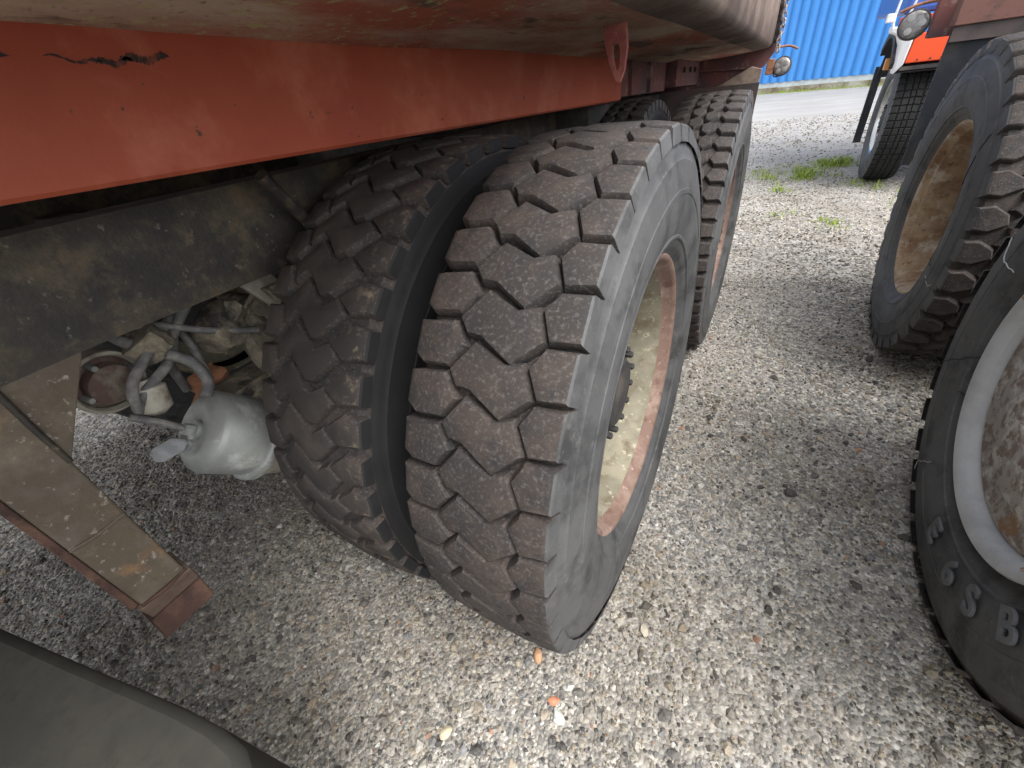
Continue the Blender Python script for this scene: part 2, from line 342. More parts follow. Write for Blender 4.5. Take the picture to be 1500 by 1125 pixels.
# ------------------------------------------------------------------ ground
def stone_ground():
    g = MB(); N = 1
    g.add([(-60, -40, 0), (60, -40, 0), (60, 90, 0), (-60, 90, 0)], [(0, 1, 2, 3)])
    m = bpy.data.materials.new('gravel_bed'); m.use_nodes = True; nt = m.node_tree; n = nt.nodes; L = nt.links
    b = n['Principled BSDF']; b.inputs['Roughness'].default_value = .9; b.inputs['Specular IOR Level'].default_value = .2
    tc = n.new('ShaderNodeTexCoord')
    def vor(sc):
        v = n.new('ShaderNodeTexVoronoi'); v.inputs['Scale'].default_value = sc; L.new(tc.outputs['Object'], v.inputs['Vector']); return v
    def noi(sc, det=5, st=(1, 1, 1)):
        mp = n.new('ShaderNodeMapping'); mp.inputs['Scale'].default_value = st; L.new(tc.outputs['Object'], mp.inputs[0])
        v = n.new('ShaderNodeTexNoise'); v.inputs['Scale'].default_value = sc; v.inputs['Detail'].default_value = det; L.new(mp.outputs[0], v.inputs['Vector']); return v.outputs[0]
    def mr(v, a, b_, c=0, d_=1):
        q = n.new('ShaderNodeMapRange'); q.inputs[1].default_value = a; q.inputs[2].default_value = b_; q.inputs[3].default_value = c; q.inputs[4].default_value = d_; L.new(v, q.inputs[0]); return q.outputs[0]
    def mix(f, A, B, typ='MIX'):
        q = n.new('ShaderNodeMix'); q.data_type = 'RGBA'; q.blend_type = typ
        if isinstance(f, float): q.inputs['Factor'].default_value = f
        else: L.new(f, q.inputs['Factor'])
        for k_, c in (('A', A), ('B', B)):
            if isinstance(c, tuple): q.inputs[k_].default_value = (*c, 1)
            else: L.new(c, q.inputs[k_])
        return q.outputs['Result']
    v1, v2 = vor(115), vor(48)
    def stonecol(v):
        sp = n.new('ShaderNodeSeparateColor'); L.new(v.outputs['Color'], sp.inputs[0])
        cr = n.new('ShaderNodeValToRGB'); cr.color_ramp.interpolation = 'LINEAR'
        e = cr.color_ramp.elements; e[0].position = 0; e[0].color = (.11, .11, .108, 1); e[1].position = 1; e[1].color = (.75, .73, .68, 1)
        for p_, c in ((.3, (.21, .205, .19)), (.55, (.33, .32, .30)), (.75, (.46, .44, .40)), (.9, (.55, .49, .41))):
            x = e.new(p_); x.color = (*c, 1)
        L.new(sp.outputs[0], cr.inputs[0]); return cr.outputs[0]
    c = mix(.35, stonecol(v1), stonecol(v2))
    edge = mr(v1.outputs['Distance'], .0, .75, 1.0, .45); 
    big = mr(noi(.9, 4), .35, .65)
    c = mix(mr(noi(1.6, 5), .42, .62, 0, .45), c, (.24, .22, .19))
    # dry pale wheel tracks further out in the yard
    sp = n.new('ShaderNodeSeparateXYZ'); L.new(tc.outputs['Object'], sp.inputs[0])
    far = mr(sp.outputs[1], 3.2, 6.0)
    pale = mix(mr(noi(1.8, 8, (.5, 1.7, 1)), .36, .66), (.31, .305, .30), (.38, .375, .365))
    mu = n.new('ShaderNodeMath'); mu.operation = 'MULTIPLY'; L.new(far, mu.inputs[0]); mu.inputs[1].default_value = .88
    c = mix(mu.outputs[0], c, pale)
    c = mix(mr(noi(26, 6), .38, .7, 0, .25), c, (.5, .48, .44), 'OVERLAY')
    L.new(c, b.inputs['Base Color'])
    h1 = n.new('ShaderNodeBump'); h1.invert = True; h1.inputs['Strength'].default_value = .9; h1.inputs['Distance'].default_value = .006; L.new(v1.outputs['Distance'], h1.inputs['Height'])
    h2 = n.new('ShaderNodeBump'); h2.inputs['Strength'].default_value = .6; h2.inputs['Distance'].default_value = .02; L.new(noi(9, 7), h2.inputs['Height']); L.new(h1.outputs[0], h2.inputs['Normal'])
    L.new(h2.outputs[0], b.inputs['Normal'])
    o = obj('ground', g, m, None, 0, kind='structure')
    return o
stone_ground()

def gravel():
    # points denser and finer close to the trucks; stones are instanced pebbles
    cxy = np.array([.1, -.74]); pts = []; sc = []
    def inview(x, y, margin=1.18):
        P = np.stack([x - .121, y + .741, np.full_like(x, -1.133)], 1)
        z = P @ np.array(Fv); a = P @ np.array(Rv) / np.maximum(z, 1e-3); b_ = P @ np.array(Uv) / np.maximum(z, 1e-3)
        return (z > .05) & (np.abs(a) < 750 / 609.4 * margin) & (np.abs(b_) < 562 / 609.4 * margin)
    for (r0, r1, dens, s0, s1) in ((.0, 1.5, 30000, .0022, .0052), (1.5, 2.8, 14500, .0031, .0062), (2.8, 5.2, 4200, .0046, .0085), (5.2, 9.5, 700, .007, .012), (0, 2.2, 800, .0058, .0100), (0, 1.5, 260, .0085, .0125), (0, 4, 34, .009, .016)):
        nn = int(dens * math.pi * (r1 ** 2 - r0 ** 2) * .55)
        r = np.sqrt(rng.uniform(r0 ** 2, r1 ** 2, nn)); th = rng.uniform(-math.pi, math.pi, nn)
        x = .1 + r * np.cos(th); y = -.74 + r * np.sin(th) 
        # thinner cover where the fines lie compacted
        keep = inview(x, y)
        x, y = x[keep], y[keep]
        pts.append(np.stack([x, y, np.zeros_like(x)], 1)); sc.append(s0 + (s1 - s0) * rng.random(len(x)) ** 1.8)
    P = np.concatenate(pts); s = np.concatenate(sc)
    nz = np.array([mnoise.noise((px * 1.3, py * 1.3, 4.)) for px, py in P[:, :2]])
    keep = rng.random(len(P)) < np.clip(.86 + nz * .8, .5, 1); P, s = P[keep], s[keep]
    P[:, 2] = s * rng.uniform(-.15, .45, len(s))
    me = bpy.data.meshes.new('gravel'); me.vertices.add(len(P)); me.vertices.foreach_set('co', P.astype(np.float32).ravel())
    a = me.attributes.new('sz', 'FLOAT', 'POINT'); a.data.foreach_set('value', s.astype(np.float32))
    o = bpy.data.objects.new('gravel', me); COL.objects.link(o); o['kind'] = 'stuff'
    m = bpy.data.materials.new('gravel_stones'); m.use_nodes = True; nt = m.node_tree; n = nt.nodes; L = nt.links
    b = n['Principled BSDF']; b.inputs['Roughness'].default_value = .78; b.inputs['Specular IOR Level'].default_value = .35
    oi = n.new('ShaderNodeObjectInfo'); cr = n.new('ShaderNodeValToRGB'); L.new(oi.outputs['Random'], cr.inputs[0])
    cr.color_ramp.interpolation = 'CONSTANT'; e = cr.color_ramp.elements
    stops = [(0, (.10, .095, .09)), (.09, (.19, .18, .17)), (.20, (.29, .275, .25)), (.38, (.39, .37, .33)), (.50, (.25, .25, .25)), (.58, (.47, .445, .40)), (.71, (.35, .31, .25)), (.80, (.52, .50, .45)), (.88, (.43, .37, .29)), (.955, (.64, .625, .58)), (.990, (.42, .25, .17))]
    e[0].color = (*stops[0][1], 1); e[1].position = stops[1][0]; e[1].color = (*stops[1][1], 1)
    for p_, c in stops[2:]:
        x = e.new(p_); x.color = (*c, 1)
    tc = n.new('ShaderNodeTexCoord'); t = n.new('ShaderNodeTexNoise'); t.inputs['Scale'].default_value = 2.2; t.inputs['Detail'].default_value = 5; L.new(tc.outputs['Object'], t.inputs[0])
    mp = n.new('ShaderNodeMapRange'); mp.inputs[1].default_value = .3; mp.inputs[2].default_value = .7; mp.inputs[3].default_value = .64; mp.inputs[4].default_value = 1.12; L.new(t.outputs[0], mp.inputs[0])
    mx = n.new('ShaderNodeVectorMath'); mx.operation = 'SCALE'; L.new(cr.outputs[0], mx.inputs[0]); L.new(mp.outputs[0], mx.inputs['Scale']); 
    # damp and soiled patches across the yard tint whole stones
    pn = n.new('ShaderNodeTexNoise'); pn.inputs['Scale'].default_value = 2.1; pn.inputs['Detail'].default_value = 6; pn.inputs['Roughness'].default_value = .6; L.new(oi.outputs['Location'], pn.inputs['Vector'])
    pm = n.new('ShaderNodeMapRange'); pm.inputs[1].default_value = .40; pm.inputs[2].default_value = .62; L.new(pn.outputs[0], pm.inputs[0])
    px = n.new('ShaderNodeMix'); px.data_type = 'RGBA'; px.blend_type = 'MULTIPLY'; px.inputs['B'].default_value = (.60, .565, .50, 1)
    L.new(pm.outputs[0], px.inputs['Factor']); L.new(mx.outputs[0], px.inputs['A']); L.new(px.outputs['Result'], b.inputs['Base Color'])
    ng = bpy.data.node_groups.new('scatter_gravel', 'GeometryNodeTree')
    ng.interface.new_socket('Geometry', in_out='INPUT', socket_type='NodeSocketGeometry'); ng.interface.new_socket('Geometry', in_out='OUTPUT', socket_type='NodeSocketGeometry')
    N = ng.nodes; K = ng.links; gi = N.new('NodeGroupInput'); go = N.new('NodeGroupOutput')
    g2i = N.new('GeometryNodeGeometryToInstance')
    for k_ in range(7):
        ico = N.new('GeometryNodeMeshIcoSphere'); ico.inputs['Radius'].default_value = 1; ico.inputs['Subdivisions'].default_value = 1 if k_ % 3 else 2
        pos = N.new('GeometryNodeInputPosition'); nz_ = N.new('ShaderNodeTexNoise'); nz_.noise_dimensions = '4D'; nz_.inputs['W'].default_value = k_ * 5.3; nz_.inputs['Scale'].default_value = .9; nz_.inputs['Detail'].default_value = 1
        K.new(pos.outputs[0], nz_.inputs['Vector'])
        sb = N.new('ShaderNodeVectorMath'); sb.operation = 'SUBTRACT'; K.new(nz_.outputs['Color'], sb.inputs[0]); sb.inputs[1].default_value = (.5, .5, .5)
        sc_ = N.new('ShaderNodeVectorMath'); sc_.operation = 'SCALE'; sc_.inputs['Scale'].default_value = 2.1; K.new(sb.outputs[0], sc_.inputs[0])
        st = N.new('GeometryNodeSetPosition'); K.new(ico.outputs['Mesh'], st.inputs['Geometry']); K.new(sc_.outputs[0], st.inputs['Offset'])
        tr = N.new('GeometryNodeTransform'); tr.inputs['Scale'].default_value = (1.15, .88, .74); K.new(st.outputs[0], tr.inputs['Geometry'])
        sm = N.new('GeometryNodeSetMaterial'); sm.inputs['Material'].default_value = m; K.new(tr.outputs[0], sm.inputs['Geometry'])
        K.new(sm.outputs[0], g2i.inputs[0])
    iop = N.new('GeometryNodeInstanceOnPoints'); K.new(gi.outputs[0], iop.inputs['Points']); K.new(g2i.outputs[0], iop.inputs['Instance']); iop.inputs['Pick Instance'].default_value = True
    ri = N.new('FunctionNodeRandomValue'); ri.data_type = 'INT'; ri.inputs[4].default_value = 0; ri.inputs[5].default_value = 6; K.new(ri.outputs[2], iop.inputs['Instance Index'])
    rr = N.new('FunctionNodeRandomValue'); rr.data_type = 'FLOAT_VECTOR'; rr.inputs[0].default_value = (-.5, -.5, 0); rr.inputs[1].default_value = (.5, .5, 6.283); K.new(rr.outputs[0], iop.inputs['Rotation'])
    na = N.new('GeometryNodeInputNamedAttribute'); na.data_type = 'FLOAT'; na.inputs[0].default_value = 'sz'; K.new(na.outputs[0], iop.inputs['Scale'])
    K.new(iop.outputs[0], go.inputs[0])
    md = o.modifiers.new('scatter', 'NODES'); md.node_group = ng
    print('stones', len(P))
gravel()

# ------------------------------------------------------------------ blue metal building
def building():
    b = thing('metal_building', 'long blue corrugated metal building on a pale plinth across the yard', 'building', (-.756, 13.607, 0), math.atan2(-.556, 2.284))
    # local: +X along the wall towards the right, -Y towards the yard
    pitch = .176; per = 6; wd = pitch * per
    pitch = .186; wd = pitch * per; prof = [(.186 * q, yy) for q, yy in ((0, 0), (.06, -.004), (.16, -.030), (.26, -.040), (.50, -.042), (.72, -.034), (.86, -.012), (.94, 0), (1, 0))]
    v = []; f = []
    xs = []
    for i in range(per):
        for (x, y) in prof[:-1]: xs.append((i * pitch + x, y))
    xs.append((wd, 0))
    for (x, y) in xs: v += [(x, y, .215), (x, y, 6.2)]
    f = [(2 * i, 2 * i + 2, 2 * i + 3, 2 * i + 1) for i in range(len(xs) - 1)]
    mb = MB().add(v, f); first = None
    for i in range(-9, 12):
        if first is None:
            first = obj('wall_panel', mb, MT['blue'], b, 40); q = first
        else:
            q = first.copy(); COL.objects.link(q); q.parent = b
        q.location = (i * wd, -.002 * (i % 2), 0)
    obj('plinth', MB().box((1, .13, .165), (11, .13, .055)), MT['plinth'], b, 0)
    mb = MB(); x = -10
    random.seed(3)
    while x < 12:
        w_ = random.uniform(.22, .5); mb.box((x + w_ / 2, -.015 + random.uniform(-.01, .01), .05), (w_ / 2 - .004, .05, .06 + random.uniform(-.008, .006))); x += w_
    obj('footing', mb, MT['plinth_dirty'], b, 0)
    obj('rear_wall', MB().box((1, 9, 3.1), (11, .05, 3.1)), MT['blue'], b, 0)
    obj('roof', MB().prism([(-10, -.2, 6.2), (12, -.2, 6.2), (12, 4.5, 7.0), (-10, 4.5, 7.0)], (0, 0, .06)).prism([(-10, 4.5, 7.0), (12, 4.5, 7.0), (12, 9.2, 6.2), (-10, 9.2, 6.2)], (0, 0, .06)), MT['plinth'], b, 0)
    for x in (-9.99, 11.99):
        obj('end_wall', MB().prism([(x, .0, .2), (x, 9, .2), (x, 9, 6.2), (x, 4.5, 7.0), (x, 0, 6.2)], (.05, 0, 0)), MT['blue'], b, 0)
building()

# ------------------------------------------------------------------ near truck (left)
TR = -.05                                                            # the raised body slopes gently down towards its tail
def zt(z, y): return z + TR * y
def near_truck():
    T = thing('dump_truck', 'near dump truck at left with red rail, brown underbody and four worn rear tyres', 'truck', (-1.2, .6, 0))
    P = thing('tmp', None, None); bpy.data.objects.remove(P)
    off = Vector((1.2, -.6, 0))                                      # world -> local
    def o_(name, mb, m, smooth=35, bevel=0, parent=None, **k):
        mb.v = [tuple(Vector(v) + off) for v in mb.v]; return obj(name, mb, m, parent or T, smooth, bevel, **k)
    def longbar(x0, x1, z0, z1, y0, y1, n=1, tilt=True):
        mb = MB(); t = zt if tilt else (lambda z, y: z)
        b = [(x0, y0, t(z0, y0)), (x1, y0, t(z0, y0)), (x1, y1, t(z0, y1)), (x0, y1, t(z0, y1))]
        u = [(x0, y0, t(z1, y0)), (x1, y0, t(z1, y0)), (x1, y1, t(z1, y1)), (x0, y1, t(z1, y1))]
        return mb.hexa(b, u)
    # red side rail: web with bottom flange
    prof = [(-.424, 1.067), (-.420, 1.071), (-.420, 1.192), (-.428, 1.192), (-.428, 1.076), (-.50, 1.076), (-.50, 1.067)]
    mb = MB(); ys = (-2.0, 1.0)
    vs = [(x, y, zt(z, y)) for y in ys for x, z in prof]; n = len(prof)
    mb.add(vs, [tuple(range(n))[::-1], tuple(range(n, 2 * n))] + [(i, (i + 1) % n, n + (i + 1) % n, n + i) for i in range(n)])
    rail = o_('side_rail', mb, MT['red'], 35)
    # scraped paint: a thin ragged flake of bare steel standing off the paint
    def scrape(y0, z0, y1, z1, w0, w1, seed, N=26):
        rnd = random.Random(seed); up = []; dn = []
        for i in range(N + 1):
            t = i / N; y = y0 + (y1 - y0) * t; z = z0 + (z1 - z0) * t + .0018 * math.sin(t * 9); w = (w0 + (w1 - w0) * t) * (.45 + .9 * rnd.random()) * min(1, 6 * t + .1, 6 * (1 - t) + .15)
            up.append((-.4195, y, zt(z + w, y))); dn.append((-.4195, y, zt(z - w, y)))
        m = MB(); m.add(up + dn, [(i, i + 1, N + 2 + i, N + 1 + i) for i in range(N)]); return m
    o_('paint_scrape', scrape(-.548, 1.1647, -.508, 1.1605, .0007, .0016, 1), MT['scrape'], 0, parent=None)
    o_('paint_scrape', scrape(-.514, 1.1602, -.484, 1.1622, .0022, .0034, 2, 34), MT['scrape'], 0)
    o_('paint_scrape', scrape(-.492, 1.1628, -.450, 1.1655, .0036, .0024, 6, 44), MT['scrape'], 0)
    o_('paint_scrape', scrape(-.61, 1.164, -.568, 1.1635, .0012, .0016, 4), MT['scrape'], 0)
    # rounded underside of the tipper body
    cs = [(-.75, 1.185), (-.55, 1.182), (-.46, 1.1835), (-.425, 1.1835), (-.405, 1.1865), (-.385, 1.190), (-.36, 1.1915), (-.33, 1.192), (-.28, 1.193), (-.23, 1.195), (-.18, 1.198), (-.13, 1.2), (-.085, 1.203), (-.06, 1.207), (-.05, 1.222), (-.047, 1.26), (-.046, 1.42)]
    ny = 60; vs = []; y0, y1 = -2.0, 2.42
    for j in range(ny + 1):
        y = y0 + (y1 - y0) * j / ny
        for i, (x, z) in enumerate(cs):
            dz = .004 * mnoise.noise((x * 6, y * 2.4, 1.)) + .0015 * mnoise.noise((x * 20, y * 9, 3.))
            vs.append((x, y, zt(z + (dz if 2 < i < 15 else 0), y)))
    n = len(cs); fs = [(j * n + i, j * n + i + 1, (j + 1) * n + i + 1, (j + 1) * n + i) for j in range(ny) for i in range(n - 1)]
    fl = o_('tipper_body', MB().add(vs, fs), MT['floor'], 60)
    fl.data.materials.append(mat('shaded_grimy_body_side', (.095, .066, .055), .9, [((.19, .145, .115), 5, .45, .60, 9), ((.07, .048, .04), 5, .5, .66, 8)], [(90, .4, .003, 8)]))  # grime colour darkened to paint shade onto the sky-lit body side
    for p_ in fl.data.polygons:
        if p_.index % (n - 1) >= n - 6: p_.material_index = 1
    so_ = fl.modifiers.new('solid', 'SOLIDIFY'); so_.thickness = .006; so_.offset = -1
    o_('body_far_side', MB().hexa([(-2.4, y0, 1.4), (-2.36, y0, 1.4), (-2.36, y1, 1.2), (-2.4, y1, 1.2)], [(-2.4, y0, 1.5), (-2.36, y0, 1.5), (-2.36, y1, 1.3), (-2.4, y1, 1.3)]), MT['floor'], 0)
    o_('body_floor', longbar(-2.36, -.752, 1.187, 1.195, y0, y1), MT['plum'], 0)
    # hinge lug with slotted hole, hanging from the body
    yl = .215; zs = lambda z: z
    outer = [(-.213, 1.192), (-.171, 1.192), (-.167, 1.150), (-.171, 1.116), (-.179, 1.098), (-.187, 1.100), (-.200, 1.128), (-.210, 1.160)]
    # lug plate lies across the truck; built as a ring of quads round its slot
    hole = [(-.194, 1.156), (-.183, 1.156), (-.180, 1.145), (-.181, 1.125), (-.183, 1.118), (-.188, 1.119), (-.192, 1.130), (-.195, 1.145)]
    v = []; 
    for yy in (yl, yl + .010):
        for q in (outer, hole): v += [(x, yy, zs(z)) for x, z in q]
    f = []
    for i in range(8):
        j = (i + 1) % 8
        f += [(i, j, 8 + j, 8 + i), (16 + i, 24 + i, 24 + j, 16 + j), (i, 16 + i, 16 + j, j), (8 + i, 8 + j, 24 + j, 24 + i)]
    o_('hinge_lug', MB().add(v, f), mat('dull_pink_red_paint', (.33, .11, .09), .6, [((.22, .06, .05), 20, .45, .6), ((.4, .2, .16), 60, .58, .68)], [(150, .3, .002, 6)]), 30, .0008)
    o_('lug_pin', MB().lathe([(0, .003), (.004, .003), (.005, .0015)], (-.207, yl, 1.180), (0, -1, 0), 8), MT['rusty'])
    # darker rails behind the lug
    o_('rear_rail', longbar(-.56, -.44, 1.075, 1.20, 1.02, 1.75), MT['plum'], 0, .004)
    o_('rear_rail', longbar(-.56, -.39, 1.085, 1.215, 1.76, 2.34), MT['plum'], 0, .004)
    for yy in (1.15, 1.42):
        o_('rail_stiffener', longbar(-.4395, -.426, 1.08, 1.19, yy, yy + .05), MT['plum'], 0)
    for yy in (1.9, 2.05, 2.18):
        o_('rail_bolt', MB().lathe([(0, .012), (.01, .012)], (-.389, yy, zt(1.15, yy)), (1, 0, 0), 6), MT['frame'])
    o_('lower_rear_rail', longbar(-.70, -.52, .985, 1.062, .95, 2.35), MT['dark'], 0, .004)
    # tail: post, cross beam, bracket
    post = MB().prism([(-.56, 2.36, 1.03), (-.075, 2.36, 1.005), (-.055, 2.36, 1.035), (-.028, 2.36, 1.075), (-.030, 2.36, 1.42), (-.56, 2.36, 1.42)], (0, .13, 0))
    o_('tail_post', post, MT['plum'], 30, .004)
    o_('tail_beam', MB().box((-1.2, 2.43, .955), (1.10, .04, .09)), MT['plum'], 0, .004)
    o_('flap_bracket', MB().prism([(-.26, 2.02, .955), (-.058, 2.02, .945), (-.052, 2.02, 1.015), (-.10, 2.02, 1.03)], (0, .02, 0)), mat('dusty_tan_bracket', (.26, .20, .155), .7, [((.16, .11, .09), 20, .45, .6)], [(60, .3, .003)]), 0, .002)
    def ragged(seed, x, y, z0, z1, N=30):
        rnd = random.Random(seed); m = MB()
        for i in range(N):
            z = z0 + (z1 - z0) * i / N; w = rnd.uniform(.008, .02)
            m.box((x + rnd.uniform(-.006, .010), y + rnd.uniform(-.01, .01), z), (w / 2, .006, (z1 - z0) / N * .7), Matrix.Rotation(rnd.uniform(-.8, .8), 3, 'Y'))
        return m
    o_('rubber_seal', ragged(4, -.040, 2.352, 1.10, 1.4), MT['dark'], 0)
    ch = None
    for i in range(11):                                              # loose chain down the tail post
        z = 1.335 - i * .0255; ring = MB(); vv = []; ax = Matrix.Rotation(R_(35 if i % 2 else -55), 3, 'Z')
        pts = []
        for k in range(14):
            a = 2 * math.pi * k / 14; p = Vector((math.cos(a) * .0095, 0, math.sin(a) * .0095 + (.008 if math.sin(a) > 0 else -.008))); pts.append(ax @ p + Vector((-.018 + .004 * math.sin(i * 1.3), 2.345, z)))
        pts.append(pts[0]); ring.tube(pts, .0032, 6, 0)
        o_('chain_link', ring, MT['chain'], 60)
    # frame rail, gusset and hanging post
    fr = MB()
    prof = [(-.650, .905), (-.650, 1.055), (-.72, 1.055), (-.72, 1.045), (-.660, 1.045), (-.660, .915), (-.72, .915), (-.72, .905)]
    n = len(prof); ny = 40; vs = []
    y0, y1 = -1.5, 2.4
    for j in range(ny + 1):
        y = y0 + (y1 - y0) * j / ny
        for x, z in prof: vs.append((x + .0012 * mnoise.noise((y * 4, z * 9, 0)), y, z - .03 * (y + .6) * (1 if y > -.6 else .0)))
    fr.add(vs, [(j * n + i, j * n + (i + 1) % n, (j + 1) * n + (i + 1) % n, (j + 1) * n + i) for j in range(ny) for i in range(n)] + [tuple(range(n))[::-1], tuple(ny * n + i for i in range(n))])
    o_('frame_rail', fr, MT['frame'], 40)
    fr2 = MB().hexa([(-1.82, -2.6, .90), (-1.75, -2.6, .90), (-1.75, 2.4, .82), (-1.82, 2.4, .82)], [(-1.82, -2.6, 1.05), (-1.75, -2.6, 1.05), (-1.75, 2.4, .97), (-1.82, 2.4, .97)])
    o_('frame_rail', fr2, MT['frame'], 0)
    for yy, hh in ((-.30, .02), (.62, .05), (1.3, .05), (1.9, .05)):
        o_('cross_member', MB().box((-1.2, yy, .95), (.54, .035, hh)), MT['dark'], 0, .004)
    o_('upright_stay', MB().tube([(-.63, -.215, .93), (-.60, -.30, 1.055), ], .011, 10, 0), MT['frame'])
    g = MB().prism([(-.652, -.715, .93), (-.652, -.618, .925), (-.652, -.622, .902), (-.652, -.709, .782), (-.652, -.720, .76)], (-.010, 0, 0))
    o_('gusset_plate', g, MT['stay'], 0, .0015)
    # hanging box post with welded joints
    def seg(z0, z1, e=0, x0=-.648, x1=-.725):
        ya = lambda z: -.786 + 0 * z; yb = lambda z: -.712 + (.785 - z) * -.01
        return MB().hexa([(x1, ya(z0) - e, z0), (x0 + e, ya(z0) - e, z0), (x0 + e, yb(z0) + e, z0), (x1, yb(z0) + e, z0)], [(x1, ya(z1) - e, z1), (x0 + e, ya(z1) - e, z1), (x0 + e, yb(z1) + e, z1), (x1, yb(z1) + e, z1)])
    po = o_('hanging_post', seg(.505, 1.02), MT['stay'], 0, .004)
    o_('post_flange', MB().hexa([(-.735, -.797, .51), (-.650, -.797, .51), (-.650, -.7865, .51), (-.735, -.7865, .51)], [(-.735, -.797, 1.0), (-.650, -.797, 1.0), (-.650, -.7865, 1.0), (-.735, -.7865, 1.0)]), MT['stay_rust'], 0, .002, parent=None)
    wz = MB().tube([(-.6475, -.715 , .667), (-.6465, -.75, .664), (-.6475, -.786, .667)], .0028, 8, 3)
    o_('weld_bead', wz, MT['stay'], 60)
    wz = MB().tube([(-.6475, -.715, .507), (-.6460, -.75, .503), (-.6475, -.786, .507)], .0030, 8, 3)
    o_('weld_bead', wz, MT['stay_rust'], 60)
    wz = MB().tube([(-.650, -.712, .92), (-.648, -.7135, .85), (-.650, -.713, .78)], .0040, 8, 4)
    o_('weld_bead', wz, MT['frame'], 60)
    # foot: tapered shoe with a rusty sloping face
    o_('post_shoe', MB().hexa([(-.725, -.79, .455), (-.660, -.79, .46), (-.660, -.708, .46), (-.725, -.708, .455)], [(-.725, -.792, .503), (-.645, -.792, .503), (-.645, -.708, .503), (-.725, -.708, .503)]), mat('pale_brown_shoe', (.17, .125, .10), .75, [((.10, .07, .055), 20, .45, .62, 8)], [(80, .6, .003, 8)]), 0, .003)
    o_('post_foot', MB().hexa([(-.735, -.800, .405), (-.640, -.800, .42), (-.640, -.712, .42), (-.735, -.712, .405)], [(-.735, -.795, .453), (-.660, -.795, .458), (-.660, -.708, .458), (-.735, -.708, .453)]), MT['stay_rust'], 0, .003)
    # dark moulded guard at the bottom left
    top = []
    for (x, y) in [(-1.6, -1.06), (-1.0, -.955), (-.70, -.893), (-.55, -.860), (-.413, -.829), (-.35, -.815), (-.293, -.805), (-.250, -.803), (-.222, -.812), (-.195, -.835), (-.175, -.88), (-.165, -.95), (-.165, -1.5), (-1.6, -1.5)]:
        top.append((x, y, .60))
    gd = o_('plastic_guard', MB().prism(top[::-1], (0, 0, -.30)), MT['plastic'], 30, .012)
    # wheels
    xa, xi, zc = -.142, -.468, .53
    def wl(x, y, me, rz=0, rot=None, **k):
        zz = zc * k.get('scale', 1) - .006
        w, t = wheel(T, (x + off.x, y + off.y, zz), me, rz, **k)
        t.rotation_euler = (rot if rot is not None else random.uniform(0, 6), 0, 0); return w
    wl(xa, 0, ME_A, rot=R_(36), hub_out=.040)
    wl(xi, 0, ME_I, rot=R_(50), detail=False, rimm='rim_rust')
    wl(xa + .002, 1.262, ME_B, rot=R_(30), rimm='rim_olive', scale=.945)
    wl(xi, 1.262, ME_B, rot=.4, detail=False, scale=.945)
    for y in (0, 1.262):
        wl(-2.26, y, ME_B, math.pi, rot=1., detail=False); wl(-1.92, y, ME_B, math.pi, rot=1.4, detail=False)
        o_('axle', MB().lathe([(-.0, .065), (.45, .065), (.5, .09), (.56, .16), (.66, .19), (.76, .16), (.82, .09), (.87, .065), (1.32, .065)], (-.54, y, zc), (-1, 0, 0), 32), MT['grime'], 50)
        o_('leaf_spring', MB().hexa([(-.80, y - .5, .62), (-.72, y - .5, .62), (-.72, y + .5, .62), (-.80, y + .5, .62)], [(-.80, y - .5, .70), (-.72, y - .5, .70), (-.72, y + .5, .70), (-.80, y + .5, .70)]), MT['grime'], 0, .004)
    # brake chambers, hoses and clutter by the front axle
    d1 = Vector((.06, .68, -.73)).normalized(); c0 = Vector((-.72, -.558, .680))
    can = MB().lathe([(.004, .002), (.004, .020), (.000, .024), (.002, .034), (-.004, .044), (-.002, .054), (.004, .066), (.010, .0725), (.012, .0745), (.018, .0770), (.020, .0785), (.096, .0790), (.097, .0865), (.101, .0895), (.114, .0895), (.117, .086), (.120, .08)], c0, d1, 56)
    o_('brake_chamber', can, MT['galv'], 50)
    o_('chamber_base', MB().lathe([(0, .078), (.05, .074), (.066, .055), (.07, .01)], c0 + d1 * .118, d1, 48), MT['cream'], 50)
    o_('chamber_stud', MB().lathe([(-.02, .011), (.004, .011)], c0, d1, 6).lathe([(-.005, .018), (.004, .019)], c0, d1, 24), MT['galv'], 40)
    o_('push_rod', MB().tube([c0 - d1 * .012, (-.735, -.585, .715), (-.75, -.615, .748)], .0065, 10, 0), MT['hose'])
    o_('rod_tab', MB().prism([(-.722, -.578, .664), (-.716, -.592, .660), (-.712, -.625, .664), (-.716, -.636, .672), (-.724, -.628, .684), (-.728, -.594, .680)], (-.008, .002, .006)), mat('grey_tab', (.22, .23, .24), .6, [((.3, .31, .32), 40, .5, .65)], []), 30, .002)
    o_('chamber_hose', MB().tube([c0 + Vector((.00, .045, .045)), (-.735, -.49, .745), (-.75, -.495, .79), (-.78, -.54, .84), (-.80, -.56, .88)], .010, 12), MT['hose'], 60)
    # second chamber, cream, further in
    a = Vector((-1, -.12, .12)).normalized(); s2 = Vector((-.815, -.600, .800))
    o_('brake_chamber', MB().lathe([(-.012, .046), (-.020, .050), (-.018, .055), (-.008, .056), (-.002, .051), (.08, .050), (.12, .045), (.13, .01)], s2, a, 40, cap0=False), MT['cream'], 50)
    o_('chamber_face', MB().lathe([(.02, .047), (-.006, .047), (-.010, .036), (-.030, .034), (-.034, .026), (-.034, .001)], s2, a, 40), mat('dark_chamber_face', (.12, .075, .065), .7, [((.24, .21, .17), 20, .48, .62, 8)], [(90, .3, .002, 6)]), 40)
    for k in range(4):
        t = k * 1.57 + .6; u = a.orthogonal().normalized(); w = a.cross(u); q = s2 + (u * math.cos(t) + w * math.sin(t)) * .038
        o_('chamber_nut', MB().lathe([(-.030, .005), (-.008, .006)], q, a, 6), MT['galv'], 30)
